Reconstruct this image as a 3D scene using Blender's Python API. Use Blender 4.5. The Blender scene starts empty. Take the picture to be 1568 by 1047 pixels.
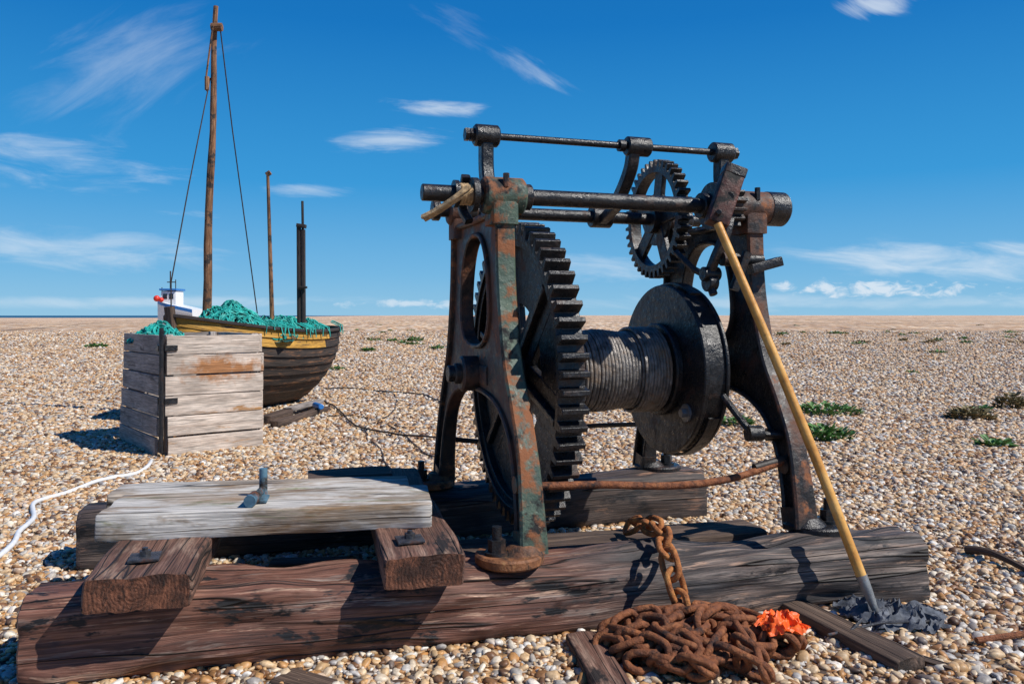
import bpy, math, random
from mathutils import Vector, Matrix, noise
random.seed(7)
R=random.random
def U(a,b): return a+(b-a)*random.random()
F=1220.0; CX=784.0; CY=483.0; CH=1.3; GZ=0.06
sc=bpy.context.scene
def P(px,py,D): return Vector(((px-CX)/F*D, D, CH-(py-CY)/F*D))
def G(px,py,z=GZ):
    D=(CH-z)*F/(py-CY); return P(px,py,D)
def nz(v): return noise.noise(v)
# ---------------------------------------------------------------- materials
class NB:
    def __init__(s,name):
        s.m=bpy.data.materials.new(name); s.m.use_nodes=True; s.nt=s.m.node_tree; s.n=s.nt.nodes
        s.b=s.n['Principled BSDF']
    def node(s,t,**k):
        n=s.n.new(t)
        for a,v in k.items(): setattr(n,a,v)
        return n
    def l(s,a,b): s.nt.links.new(a,b)
    def coord(s,kind,scale=(1,1,1)):
        if kind=='lc':
            c=s.node('ShaderNodeAttribute',attribute_name='lc').outputs['Vector']
        else:
            c=s.node('ShaderNodeTexCoord').outputs['Object']
        mp=s.node('ShaderNodeMapping'); mp.inputs['Scale'].default_value=scale
        s.l(c,mp.inputs['Vector']); return mp.outputs['Vector']
    def noise(s,vec,scale,detail=6,rough=.6,dist=0):
        n=s.node('ShaderNodeTexNoise'); n.inputs['Scale'].default_value=scale
        n.inputs['Detail'].default_value=detail; n.inputs['Roughness'].default_value=rough
        n.inputs['Distortion'].default_value=dist
        s.l(vec,n.inputs['Vector']); return n.outputs[0]
    def ramp(s,fac,stops,interp='LINEAR'):
        r=s.node('ShaderNodeValToRGB'); r.color_ramp.interpolation=interp
        e=r.color_ramp.elements
        while len(e)<len(stops): e.new(0.5)
        for i,(p,c) in enumerate(stops):
            e[i].position=p
            if isinstance(c,(int,float)): c=(c,c,c)
            e[i].color=(c[0],c[1],c[2],1)
        s.l(fac,r.inputs[0]); return r.outputs[0]
    def mix(s,fac,a,b,mode='MIX'):
        m=s.node('ShaderNodeMix',data_type='RGBA',blend_type=mode)
        for sock,v in ((m.inputs[0],fac),(m.inputs[6],a),(m.inputs[7],b)):
            if isinstance(v,bpy.types.NodeSocket): s.l(v,sock)
            elif isinstance(v,(int,float)): sock.default_value=v
            else: sock.default_value=(v[0],v[1],v[2],1)
        return m.outputs[2]
    def math(s,op,a,b=None):
        m=s.node('ShaderNodeMath',operation=op)
        for i,v in enumerate((a,b)):
            if v is None: continue
            if isinstance(v,(int,float)): m.inputs[i].default_value=v
            else: s.l(v,m.inputs[i])
        return m.outputs[0]
    def bump(s,h,strength,dist=.01,prev=None):
        b=s.node('ShaderNodeBump'); b.inputs['Strength'].default_value=strength; b.inputs['Distance'].default_value=dist
        s.l(h,b.inputs['Height'])
        if prev is not None: s.l(prev,b.inputs['Normal'])
        return b.outputs[0]
def wood(name,stops,rough=.75,crack=.6,layers=(),gs=(.7,20,20),bumps=.6,crk=(.5,.009),knots=0,second=None,spot=None):
    k=NB(name)
    base=k.node('ShaderNodeAttribute',attribute_name='lc').outputs['Vector']
    km=None
    if knots:
        vo=k.node('ShaderNodeTexVoronoi'); vo.inputs['Scale'].default_value=knots; k.l(k.coord('lc',(.7,1.5,1.5)),vo.inputs['Vector'])
        fl=k.ramp(vo.outputs['Distance'],[(0,1),(.2,0)],'EASE')
        cx=k.node('ShaderNodeCombineXYZ'); k.l(k.math('MULTIPLY',fl,.028),cx.inputs[1]); k.l(k.math('MULTIPLY',fl,.022),cx.inputs[2])
        ad=k.node('ShaderNodeVectorMath',operation='ADD'); k.l(base,ad.inputs[0]); k.l(cx.outputs[0],ad.inputs[1]); base=ad.outputs[0]
        km=k.ramp(vo.outputs['Distance'],[(.03,1),(.065,0)])
    def mp(s_):
        q=k.node('ShaderNodeMapping'); q.inputs['Scale'].default_value=s_; k.l(base,q.inputs['Vector']); return q.outputs['Vector']
    g1=k.noise(mp(gs),1.6,4,.62,.05)
    g2=k.noise(mp((gs[0]*2.5,gs[1]*4.5,gs[2]*4.5)),1.6,4,.7,.0)
    g=k.math('ADD',k.math('MULTIPLY',g1,.42),k.math('MULTIPLY',g2,.58))
    mps=lambda st:[(.5+(p-.5)*.66,c) for p,c in st]
    col=k.ramp(g,mps(stops))
    if second:
        st2,x0,x1=second
        c2=k.ramp(g,mps(st2)); sx=k.node('ShaderNodeSeparateXYZ'); k.l(base,sx.inputs[0])
        wob=k.math('ADD',sx.outputs[0],k.math('MULTIPLY',k.noise(mp((1,4,4)),2.5,4,.6),.9))
        mr=k.node('ShaderNodeMapRange'); k.l(wob,mr.inputs[0]); mr.inputs[1].default_value=x0+.45; mr.inputs[2].default_value=x1+.45
        col=k.mix(mr.outputs[0],col,c2)
    big=k.noise(k.coord('lc',(.8,1.6,1.6)),3.2,5,.65)
    col=k.mix(k.ramp(big,[(.36,.0),(.64,.65)]),col,k.mix(1,col,(.45,.45,.45),'MULTIPLY'))
    for (c,ns,lo,hi,st) in layers:
        vv=k.coord('lc',st); n=k.noise(vv,ns,5,.7,.2)
        col=k.mix(k.ramp(n,[(lo,0),(hi,1)]),col,c)
    if spot:
        c_,ctr,scl=spot
        tc=k.node('ShaderNodeTexCoord').outputs['Object']
        sb=k.node('ShaderNodeVectorMath',operation='SUBTRACT'); k.l(tc,sb.inputs[0]); sb.inputs[1].default_value=ctr
        mu=k.node('ShaderNodeVectorMath',operation='MULTIPLY'); k.l(sb.outputs[0],mu.inputs[0]); mu.inputs[1].default_value=scl
        ln=k.node('ShaderNodeVectorMath',operation='LENGTH'); k.l(mu.outputs[0],ln.inputs[0])
        dd=k.math('ADD',ln.outputs['Value'],k.math('MULTIPLY',k.math('SUBTRACT',k.noise(k.coord('obj'),9,4,.65),.5),1.6))
        col=k.mix(k.ramp(dd,[(.30,.9),(.75,0)]),col,k.mix(.6,c_,k.mix(1,col,c_,'MULTIPLY')))
    cn=k.noise(mp((.30,8,8)),1.1,2,.55,.05)
    d=k.math('ABSOLUTE',k.math('SUBTRACT',cn,crk[0]))
    cm=k.ramp(d,[(0,1),(crk[1],0)])
    col=k.mix(k.math('MULTIPLY',cm,crack),col,(.006,.005,.004))
    if km is not None: col=k.mix(k.math('MULTIPLY',km,.75),col,(.05,.022,.012))
    fine=k.noise(mp((7,150,150)),1.0,2,.6)
    col=k.mix(.7,col,k.mix(1,col,k.ramp(fine,[(.3,.35),(.7,1.5)]),'MULTIPLY'))
    k.l(col,k.b.inputs['Base Color'])
    b1=k.bump(g,bumps,.010); b2=k.bump(fine,.4,.003,b1); b3=k.bump(k.math('MULTIPLY',cm,-1),.9*crack,.014,b2)
    k.l(b3,k.b.inputs['Normal'])
    k.b.inputs['Roughness'].default_value=rough
    return k.m
def endgrain(name,c0,c1):
    k=NB(name); v=k.coord('lc',(1,1,1)); w=k.node('ShaderNodeTexWave',wave_type='RINGS',rings_direction='X')
    w.inputs['Scale'].default_value=22; w.inputs['Distortion'].default_value=5; w.inputs['Detail'].default_value=5; w.inputs['Detail Scale'].default_value=1.6
    at=k.node('ShaderNodeAttribute',attribute_name='ec'); k.l(at.outputs['Vector'],w.inputs['Vector'])
    n=k.noise(v,34,5,.75)
    n2=k.noise(v,8,5,.7)
    mid=tuple((a+b)/2 for a,b in zip(c0,c1))
    col=k.mix(.25,mid,k.ramp(w.outputs['Fac'],[(0,c0),(1,c1)]))
    sawn=k.noise(k.coord('lc',(1,90,6)),1.0,3,.6)
    col=k.mix(.8,col,k.mix(1,col,k.ramp(sawn,[(.3,.45),(.7,1.55)]),'MULTIPLY'))
    col=k.mix(.85,col,k.mix(1,col,k.ramp(n,[(.3,.3),(.7,1.6)]),'MULTIPLY'))
    col=k.mix(k.ramp(n2,[(.45,0),(.6,.85)]),col,(c0[0]*.4,c0[1]*.4,c0[2]*.4))
    cr=k.noise(k.coord('lc',(1,28,7)),1.2,2,.5,.8); d=k.math('ABSOLUTE',k.math('SUBTRACT',cr,.5)); cm=k.ramp(d,[(0,1),(.02,0)])
    col=k.mix(k.math('MULTIPLY',cm,.8),col,(.006,.004,.003))
    k.l(col,k.b.inputs['Base Color']); k.l(k.bump(n,.9,.01,k.bump(w.outputs['Fac'],.25,.006)),k.b.inputs['Normal'])
    k.b.inputs['Roughness'].default_value=.8
    return k.m
def metal(name,stops,scale=14,layers=(),rough=(.3,.6),bumps=.35,metallic=0.0,spec=.5):
    k=NB(name); v=k.coord('obj'); n=k.noise(v,scale,5,.6)
    col=k.ramp(n,stops)
    rr=k.ramp(k.noise(v,scale*2.3,4,.6),[(.3,rough[0]),(.7,rough[1])])
    for (c,ns,lo,hi) in layers:
        m=k.ramp(k.noise(v,ns,7,.68,.2),[(lo,0),(hi,1)])
        col=k.mix(m,col,c); rr=k.mix(m,rr,(.8,.8,.8))
    k.l(col,k.b.inputs['Base Color']); k.l(rr,k.b.inputs['Roughness'])
    b=k.bump(k.noise(v,scale*5,4,.7),bumps,.006)
    b=k.bump(k.noise(v,scale*1.2,3,.5),bumps,.012,b)
    k.l(b,k.b.inputs['Normal']); k.b.inputs['Metallic'].default_value=metallic
    return k.m
RUST=(.17,.055,.02)
m_black=metal('black_tar_paint',[(.3,(.006,.006,.007)),(.7,(.023,.022,.023))],16,[((.085,.038,.02),7,.55,.70)],(.2,.48),.6)
m_frame=metal('weathered_iron_frame',[(.3,(.009,.008,.008)),(.7,(.034,.027,.023))],12,[((.13,.052,.028),5,.44,.60),((.28,.10,.036),11,.57,.67)],(.28,.6),.6)
m_green=metal('green_paint_over_rust',[(.3,(.028,.052,.042)),(.7,(.095,.14,.095))],10,[((.010,.010,.010),4.5,.50,.56),((.24,.085,.03),6,.50,.58),((.36,.31,.22),23,.65,.71)],(.35,.7),.65)
m_rust=metal('rusty_iron',[(.25,(.07,.022,.010)),(.5,(.22,.07,.023)),(.75,(.37,.14,.05))],30,[((.025,.011,.008),12,.52,.64)],(.65,.9),.9)
m_rustplate=metal('rusty_foot_plate',[(.3,(.07,.028,.014)),(.7,(.30,.12,.045))],16,[((.012,.011,.010),7,.50,.60),((.38,.20,.08),18,.58,.68)],(.5,.8),.8)
m_rustorange=metal('orange_rust',[(.25,(.14,.045,.013)),(.5,(.36,.12,.03)),(.75,(.58,.26,.07))],24,[((.05,.02,.01),10,.56,.68)],(.65,.9),.9)
m_wire=metal('wire_rope_steel',[(.3,(.07,.062,.055)),(.7,(.32,.29,.26))],25,[((.30,.19,.11),6,.50,.68)],(.3,.5),.6,.35)
m_darkred=metal('dark_red_oxide',[(.3,(.035,.012,.008)),(.7,(.13,.038,.022))],14,[((.01,.01,.01),8,.52,.6)],(.4,.6),.5)
m_galv=metal('galvanised',[(.3,(.2,.2,.2)),(.7,(.38,.38,.37))],18,[(RUST,9,.55,.66)],(.35,.6),.3,.6)
m_bolt=metal('greased_bolt',[(.3,(.03,.03,.033)),(.7,(.10,.10,.11))],18,[(RUST,9,.58,.68)],(.3,.5),.4,.5)
m_bluepipe=metal('blue_grey_pipe',[(.3,(.05,.12,.18)),(.7,(.12,.23,.3))],12,[((.02,.015,.012),9,.5,.6),(RUST,14,.55,.65)],(.4,.6),.3)
m_cable=metal('black_cable',[(.3,(.02,.015,.012)),(.7,(.05,.035,.025))],12,(),(.5,.7),.2)
m_pole=metal('varnished_pole_wood',[(.3,(.48,.20,.035)),(.5,(.66,.33,.07)),(.7,(.74,.44,.14))],9,[((.20,.08,.02),16,.62,.70)],(.35,.5),.3)
m_logF=wood('red_brown_timber',[(.22,(.04,.016,.011)),(.5,(.165,.066,.042)),(.78,(.38,.20,.14))],.66,.95,[((.27,.21,.175),2.2,.56,.68,(.7,8,8)),((.008,.008,.010),2.8,.55,.60,(1.2,4,4)),((.46,.29,.20),3.4,.59,.67,(.8,10,10))],(.6,13,13),.85,(.5,.013),1.5,
   ([(.22,(.016,.015,.017)),(.5,(.066,.055,.053)),(.78,(.30,.21,.165))],1.75,2.3))
m_logB=wood('tarred_grey_timber',[(.22,(.018,.014,.013)),(.5,(.07,.050,.043)),(.78,(.22,.155,.12))],.65,.95,[((.008,.008,.01),2.4,.5,.60,(.8,2.5,2.5)),((.3,.16,.10),2.2,.58,.68,(1,4,4))],knots=1.6)
m_plank=wood('silver_weathered_plank',[(.22,(.15,.115,.09)),(.5,(.41,.33,.255)),(.78,(.66,.57,.47))],.85,.9,[((.52,.49,.45),1.8,.50,.58,(1,2.5,2.5)),((.24,.15,.08),2.8,.54,.66,(.7,4,4)),((.15,.16,.07),3.6,.58,.70,(.7,4,4))],(.6,15,15),.75,(.5,.010),1.3)
m_blk=wood('brown_block_timber',[(.22,(.055,.025,.017)),(.5,(.16,.076,.051)),(.78,(.36,.21,.15))],.8,.9,[((.30,.2,.145),3,.53,.68,(1,4,4)),((.02,.014,.012),3,.55,.63,(1,3,3))],(.6,15,15),.75,(.5,.012),1.4)
m_drift=wood('dark_driftwood',[(.22,(.035,.023,.017)),(.5,(.10,.062,.043)),(.78,(.27,.185,.13))],.85,.9)
STAIN=(-2.70,7.40,.80)
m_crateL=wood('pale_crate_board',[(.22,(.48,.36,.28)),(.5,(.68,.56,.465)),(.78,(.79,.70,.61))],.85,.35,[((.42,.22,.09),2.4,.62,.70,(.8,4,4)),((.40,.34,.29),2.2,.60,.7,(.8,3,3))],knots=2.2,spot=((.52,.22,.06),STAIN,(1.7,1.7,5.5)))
m_crateShade=wood('shaded_crate_board',[(.22,(.22,.19,.17)),(.5,(.36,.31,.28)),(.78,(.5,.45,.41))],.85,.4,[((.12,.10,.09),2.4,.58,.68,(.8,4,4))],knots=2)  # greyer copy of the crate boards, with shade put into the colour
m_endR=endgrain('end_grain_red',(.06,.022,.012),(.24,.09,.045))
m_endD=endgrain('end_grain_dark',(.03,.02,.015),(.13,.08,.055))
m_endP=endgrain('end_grain_pale',(.14,.09,.05),(.32,.24,.16))
m_mast=wood('rusty_mast_wood',[(.28,(.08,.04,.022)),(.5,(.27,.12,.05)),(.75,(.44,.26,.15))],.8,.7,[((.04,.03,.025),4,.52,.60,(2,2,2))],(2,18,18))
m_post=wood('dark_post_wood',[(.28,(.015,.012,.012)),(.5,(.04,.03,.028)),(.75,(.1,.07,.06))],.8,.6)
m_hull=wood('tarred_hull_planks',[(.22,(.012,.010,.009)),(.5,(.042,.030,.024)),(.78,(.14,.085,.055))],.75,.4,[((.22,.10,.045),3.0,.54,.64,(1,6,6))],(1.0,12,12))
m_yellow=wood('yellow_strake_paint',[(.22,(.34,.16,.02)),(.5,(.64,.33,.045)),(.78,(.74,.44,.1))],.7,.5,[((.08,.045,.03),4,.56,.64,(1,5,5))],(1.2,12,12))
def plain(name,c,rough=.6,var=.3,scale=20,bumps=.3):
    k=NB(name); v=k.coord('obj'); n=k.noise(v,scale,4,.6)
    k.l(k.ramp(n,[(.3,tuple(x*(1-var) for x in c)),(.7,tuple(min(1,x*(1+var)) for x in c))]),k.b.inputs['Base Color'])
    k.l(k.bump(n,bumps,.01),k.b.inputs['Normal']); k.b.inputs['Roughness'].default_value=rough
    return k.m
m_net=plain('teal_net_twine',(.015,.34,.29),.6,.5,9)
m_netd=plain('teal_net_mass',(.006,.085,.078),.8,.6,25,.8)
m_white=plain('white_paint',(.75,.76,.76),.4,.06); m_blue=plain('blue_paint',(.03,.18,.5),.4,.15)
m_red=plain('red_buoy_paint',(.7,.04,.02),.4,.15); m_hose=plain('white_hose',(.72,.73,.74),.45,.1)
m_orange=plain('orange_plastic',(.85,.12,.01),.5,.2,30); m_rag=plain('grey_rag_cloth',(.10,.11,.13),.95,.5,30,.6)
m_glass=plain('dark_glass',(.02,.03,.04),.15,.1)
m_leaf=plain('sea_kale_leaf',(.085,.2,.05),.6,.45,14); m_dry=plain('dry_brush_leaf',(.22,.18,.09),.8,.4,14)
m_tan=plain('frayed_rope',(.4,.27,.14),.85,.4,40,.8)
# ---------------------------------------------------------------- mesh builder
class MB:
    def __init__(s): s.v=[];s.f=[];s.lc=[];s.ec=[];s.mi=[]
    def off(s): return Vector((U(-50,50),U(-50,50),U(-50,50)))
    def loft(s,pts,sec,up=None,sc_=None,closed=False,caps=True,amp=0,freq=6,mi=0,cmi=None,lc0=None):
        pts=[Vector(p) for p in pts]; n=len(pts); o=lc0 or s.off(); eo=Vector((0,U(-.08,.08),U(-.08,.08)))
        base=len(s.v); L=0; prev=None; m=len(sec)
        for i,p in enumerate(pts):
            if closed: t=pts[(i+1)%n]-pts[i-1]
            else: t=pts[min(i+1,n-1)]-pts[max(i-1,0)]
            t.normalize()
            if up is not None: upv=Vector(up)
            else:
                if prev is None:
                    upv=Vector((0,0,1)) if abs(t.z)<.9 else Vector((0,1,0))
                else: upv=prev
            side=t.cross(upv)
            if side.length<1e-5: side=t.cross(Vector((.3,1,.2)))
            side.normalize(); u2=side.cross(t).normalized(); prev=u2
            if i: L+=(p-pts[i-1]).length
            k=1 if sc_ is None else sc_[i]
            kw,kh=(k if isinstance(k,tuple) else (k,k))
            for (w,h) in sec:
                q=p+side*w*kw+u2*h*kh
                if amp:
                    d=(side*w+u2*h); dl=d.length
                    if dl>0: q=q+d/dl*amp*(nz(Vector((L*freq*.35,w*freq*1.6,h*freq*1.6))+o)+.5*nz(Vector((L*freq*.8,w*freq*4,h*freq*4))+o))
                s.v.append(q); s.lc.append(Vector((L,w*kw,h*kh))+o); s.ec.append(Vector((0,w,h))+eo)
        rings=n if closed else n-1
        for i in range(rings):
            for j in range(m):
                a=base+i*m+j; b=base+i*m+(j+1)%m; c=base+((i+1)%n)*m+(j+1)%m; d=base+((i+1)%n)*m+j
                s.f.append((a,b,c,d)); s.mi.append(mi)
        if caps and not closed:
            s.f.append(tuple(base+j for j in reversed(range(m)))); s.mi.append(mi if cmi is None else cmi)
            s.f.append(tuple(base+(n-1)*m+j for j in range(m))); s.mi.append(mi if cmi is None else cmi)
    def tube(s,pts,r,seg=8,**k):
        sec=[(math.cos(2*math.pi*j/seg)*r,math.sin(2*math.pi*j/seg)*r) for j in range(seg)]
        s.loft(pts,sec,**k)
    def cyl(s,p0,p1,r,seg=24,r2=None,bev=0.0,**k):
        p0=Vector(p0);p1=Vector(p1); L=(p1-p0).length
        if bev:
            d=(p1-p0)/L; pts=[p0,p0+d*bev,p1-d*bev,p1]; ss=[1-bev/r,1,(r2 or r)/r,(r2 or r)/r-bev/r]
        else: pts=[p0,p1]; ss=[1,(r2 or r)/r]
        s.tube(pts,r,seg,sc_=ss,**k)
    def poly(s,vs,faces,mi=0):
        base=len(s.v); o=s.off()
        for v in vs: s.v.append(Vector(v)); s.lc.append(Vector(v)+o); s.ec.append(Vector(v))
        for f in faces: s.f.append(tuple(base+i for i in f)); s.mi.append(mi)
    def bar(s,p0,p1,w,h,up=(0,0,1),mi=0,cmi=None,amp=0,n=2,r=.15,freq=6):
        c=min(w,h)*r; W=w/2;H=h/2
        sec=rrect(W,H,c,2)
        p0=Vector(p0);p1=Vector(p1); pts=[p0.lerp(p1,i/(n-1)) for i in range(n)]
        if n>=4:
            L=(p1-p0).length; e=min(.4*c+.003,L*.1); d=(p1-p0).normalized()
            pts=[p0]+[p0+d*e]+pts[1:-1]+[p1-d*e,p1]
            k=1-e/max(W,H)*.8; ss=[k]+[1]*(len(pts)-2)+[k]
        else: ss=None
        s.loft(pts,sec,up=up,mi=mi,cmi=cmi,amp=amp,sc_=ss,freq=freq)
    def obj(s,name,mats,parent=None,smooth=35,bevel=0,recentre=True):
        me=bpy.data.meshes.new(name)
        c=Vector((0,0,0))
        if parent is None and recentre and s.v:
            xs=[v.x for v in s.v];ys=[v.y for v in s.v];zs=[v.z for v in s.v]
            c=Vector(((min(xs)+max(xs))/2,(min(ys)+max(ys))/2,min(zs)))
        me.from_pydata([v-c for v in s.v],[],s.f)
        for m in (mats if isinstance(mats,(list,tuple)) else [mats]): me.materials.append(m)
        if len(me.polygons)==len(s.mi): me.polygons.foreach_set('material_index',s.mi)
        for nm,dat in (('lc',s.lc),('ec',s.ec)):
            a=me.attributes.new(nm,'FLOAT_VECTOR','POINT')
            a.data.foreach_set('vector',[x for v in dat for x in v])
        if smooth is not None:
            me.polygons.foreach_set('use_smooth',[True]*len(me.polygons))
            me.set_sharp_from_angle(angle=math.radians(smooth))
        me.update()
        ob=bpy.data.objects.new(name,me); sc.collection.objects.link(ob); ob.location=c
        if parent is not None:
            ob.parent=parent; ob.location=-parent.location
        if bevel:
            b=ob.modifiers.new('bevel','BEVEL'); b.width=bevel; b.segments=2; b.limit_method='ANGLE'; b.angle_limit=math.radians(40)
        return ob
def rrect(W,H,c,k=2):
    out=[]
    for cx,cy,a0 in ((W-c,H-c,0),(-W+c,H-c,90),(-W+c,-H+c,180),(W-c,-H+c,270)):
        for i in range(k+1):
            a=math.radians(a0+90*i/k); out.append((cx+c*math.cos(a),cy+c*math.sin(a)))
    res=[]
    for i in range(len(out)):
        a=out[i];b=out[(i+1)%len(out)]; res.append(a)
        d=math.hypot(b[0]-a[0],b[1]-a[1])
        if d>min(W,H)*.7:
            q=max(2,int(d/min(W,H)/.5))
            for j in range(1,q): res.append((a[0]+(b[0]-a[0])*j/q,a[1]+(b[1]-a[1])*j/q))
    return res
def superell(W,H,e,n=36):
    out=[]
    for i in range(n):
        a=2*math.pi*i/n; c=math.cos(a); s_=math.sin(a)
        out.append((W*math.copysign(abs(c)**(2/e),c),H*math.copysign(abs(s_)**(2/e),s_)))
    return out
def smoothpath(pts,n):
    pts=[Vector(p) for p in pts]; out=[]; m=len(pts)
    for i in range(m-1):
        p0=pts[max(i-1,0)];p1=pts[i];p2=pts[i+1];p3=pts[min(i+2,m-1)]
        for j in range(n):
            t=j/n
            out.append(.5*((2*p1)+(p2-p0)*t+(2*p0-5*p1+4*p2-p3)*t*t+(3*p1-p0-3*p2+p3)*t**3))
    out.append(pts[-1]); return out
def empty(name,loc):
    e=bpy.data.objects.new(name,None); e.location=loc; e.empty_display_size=.2; sc.collection.objects.link(e); return e
# ---------------------------------------------------------------- ground
def gh(x,y):
    h=GZ+.014*nz(Vector((x*.9,y*.9,0)))+.03*nz(Vector((x*.2,y*.2,3.3)))*min(1,max(0,(y-4)/6))
    h+=.04*nz(Vector((x*.35,y*.8,7.7)))*min(1,max(0,(y-6)/5))
    d=max(0,y-30)
    if d>0:
        k=min(1,d/330.); k=k*k*(3-2*k)
        sx=min(1,max(0,(x/max(y,1)+.45)/.35)); sx=sx*sx*(3-2*sx)
        h+=k*1.27*sx
        h+=.08*nz(Vector((x*.03,y*.05,9)))*min(1,d/60)
    return h
ys=[-25,-15,-8,-4,-2]+[ -1+i*.25 for i in range(0,60)]
y=14.0
while y<430: ys.append(y); y*=1.025
x=0.0
pos=[0]
st=.3
while x<520:
    x+=st; pos.append(x)
    if x>8: st*=1.09
xs=[-p for p in reversed(pos[1:])]+pos
g=MB(); vs=[];fs=[]
for yy in ys:
    for xx in xs: vs.append((xx,yy,gh(xx,yy)))
nx=len(xs)
for j in range(len(ys)-1):
    for i in range(nx-1):
        a=j*nx+i; fs.append((a,a+1,a+1+nx,a+nx))
g.poly(vs,fs)
PEB=[(.0,(.075,.05,.036)),(.10,(.20,.095,.042)),(.20,(.46,.23,.08)),(.31,(.58,.37,.18)),(.44,(.68,.52,.34)),(.56,(.45,.28,.13)),(.65,(.78,.69,.55)),(.75,(.28,.255,.235)),(.83,(.84,.79,.71)),(.90,(.55,.28,.09)),(.95,(.5,.48,.45)),(1,(.14,.10,.08))]
k=NB('shingle_ground')
v=k.coord('obj')
geo=k.node('ShaderNodeNewGeometry'); sx=k.node('ShaderNodeSeparateXYZ'); k.l(geo.outputs['Position'],sx.inputs[0])
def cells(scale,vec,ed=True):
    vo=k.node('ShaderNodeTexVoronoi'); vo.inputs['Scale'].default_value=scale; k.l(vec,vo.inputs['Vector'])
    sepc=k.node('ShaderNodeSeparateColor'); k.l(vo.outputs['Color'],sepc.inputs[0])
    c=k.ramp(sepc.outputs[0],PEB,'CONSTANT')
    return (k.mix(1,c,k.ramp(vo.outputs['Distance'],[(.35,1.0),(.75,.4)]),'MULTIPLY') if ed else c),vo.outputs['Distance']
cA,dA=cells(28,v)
cB,dB=cells(10,k.coord('obj',(1,.45,1)),False)
cC,dC=cells(3.2,k.coord('obj',(1,.2,1)),False)
def fade(a,b):
    mr=k.node('ShaderNodeMapRange'); k.l(sx.outputs[1],mr.inputs[0]); mr.inputs[1].default_value=a; mr.inputs[2].default_value=b; return mr.outputs[0]
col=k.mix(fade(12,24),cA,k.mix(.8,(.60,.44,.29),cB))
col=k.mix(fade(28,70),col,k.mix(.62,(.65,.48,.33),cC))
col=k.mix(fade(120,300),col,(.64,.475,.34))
n1=k.noise(k.coord('obj',(1,.22,1)),1.6,4,.8); n0=k.noise(k.coord('obj',(.25,.07,1)),1.0,3,.65)
n2=k.noise(k.coord('obj',(.12,.035,1)),1.0,4,.8)
col=k.mix(1,col,k.ramp(n1,[(.36,(.58,.54,.51)),(.5,(1.05,1.03,1.0)),(.66,(1.3,1.28,1.25))]),'MULTIPLY')  # dark specks paint the shading of shingle ridges into the colour
col=k.mix(1,col,k.ramp(n0,[(.3,(.86,.80,.76)),(.7,(1.14,1.12,1.08))]),'MULTIPLY')
col=k.mix(1,col,k.ramp(n2,[(.38,(.8,.76,.74)),(.52,(1.05,1.05,1.04))]),'MULTIPLY')
k.l(col,k.b.inputs['Base Color'])
k.b.inputs['Roughness'].default_value=.8
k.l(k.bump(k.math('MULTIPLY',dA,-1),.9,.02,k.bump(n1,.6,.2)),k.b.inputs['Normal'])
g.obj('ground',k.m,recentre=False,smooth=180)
s=MB(); s.poly([(-9000,300,-.5),(9000,300,-.5),(9000,20000,-.5),(-9000,20000,-.5)],[(0,1,2,3)])
k=NB('sea_water'); k.b.inputs['Base Color'].default_value=(.012,.09,.17,1); k.b.inputs['Roughness'].default_value=.6
k.l(k.bump(k.noise(k.coord('obj',(.02,.1,1)),1,4,.6),.4,1),k.b.inputs['Normal'])
s.obj('sea',k.m,smooth=None)
# pebbles
pc=bpy.data.collections.new('pebble_shapes')
k=NB('pebble_stone'); oi=k.node('ShaderNodeObjectInfo')
col=k.ramp(oi.outputs['Random'],PEB,'LINEAR')
v=k.coord('obj'); n=k.noise(v,3.0,2,.65)
col=k.mix(1,col,k.ramp(n,[(.3,.62),(.7,1.2)]),'MULTIPLY')
k.l(col,k.b.inputs['Base Color']); k.b.inputs['Roughness'].default_value=.5
import bmesh
for i in range(9):
    bm=bmesh.new(); bmesh.ops.create_icosphere(bm,subdivisions=2,radius=.5)
    o=Vector((i*7.1,3,1)); el=U(.5,.95); fl=U(.4,.65)
    for vv in bm.verts:
        c=vv.co; c*=1+.5*nz(c*1.7+o)+.22*nz(c*4+o); c.y*=el; c.z*=fl
    me=bpy.data.meshes.new('pebble_%d'%i); bm.to_mesh(me); bm.free()
    me.polygons.foreach_set('use_smooth',[True]*len(me.polygons)); me.materials.append(k.m)
    pc.objects.link(bpy.data.objects.new('pebble_%d'%i,me))
g=MB(); vs=[];fs=[];dens=[];psz=[]
yy=[1.2+.2*i for i in range(0,24)]+[6+.5*i for i in range(0,60)]+[36+2*i for i in range(1,15)]
NXP=40
for y in yy:
    hw=.70*y+1.3
    for i in range(NXP+1):
        x=-hw+2*hw*i/NXP; vs.append((x,y,gh(x,y)+.004))
        t=min(1,max(0,(y-5)/3.5)); t2=min(1,max(0,(y-10)/5)); t3=min(1,max(0,(y-15)/10)); t4=min(1,max(0,(y-28)/34))
        dens.append(((2050*(1-t)+1000*t)*(1-t2)+360*t2 if t3==0 else 360*(1-t3)+55*t3)*(1-t4)+1.5*t4); psz.append(.031+.010*t+.008*t2+.02*t3+.05*t4)
for j in range(len(yy)-1):
    for i in range(NXP):
        a=j*(NXP+1)+i; fs.append((a,a+1,a+NXP+2,a+NXP+1))
g.poly(vs,fs); sh=g.obj('shingle_pebbles',k.m,recentre=False)
for nm,d in (('dens',dens),('psz',psz)):
    a=sh.data.attributes.new(nm,'FLOAT','POINT'); a.data.foreach_set('value',d)
gt=bpy.data.node_groups.new('scatter_pebbles','GeometryNodeTree')
gt.interface.new_socket('Geometry',in_out='INPUT',socket_type='NodeSocketGeometry')
gt.interface.new_socket('Geometry',in_out='OUTPUT',socket_type='NodeSocketGeometry')
N=gt.nodes; gi=N.new('NodeGroupInput'); go=N.new('NodeGroupOutput')
dp=N.new('GeometryNodeDistributePointsOnFaces'); ip=N.new('GeometryNodeInstanceOnPoints'); ci=N.new('GeometryNodeCollectionInfo')
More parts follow.
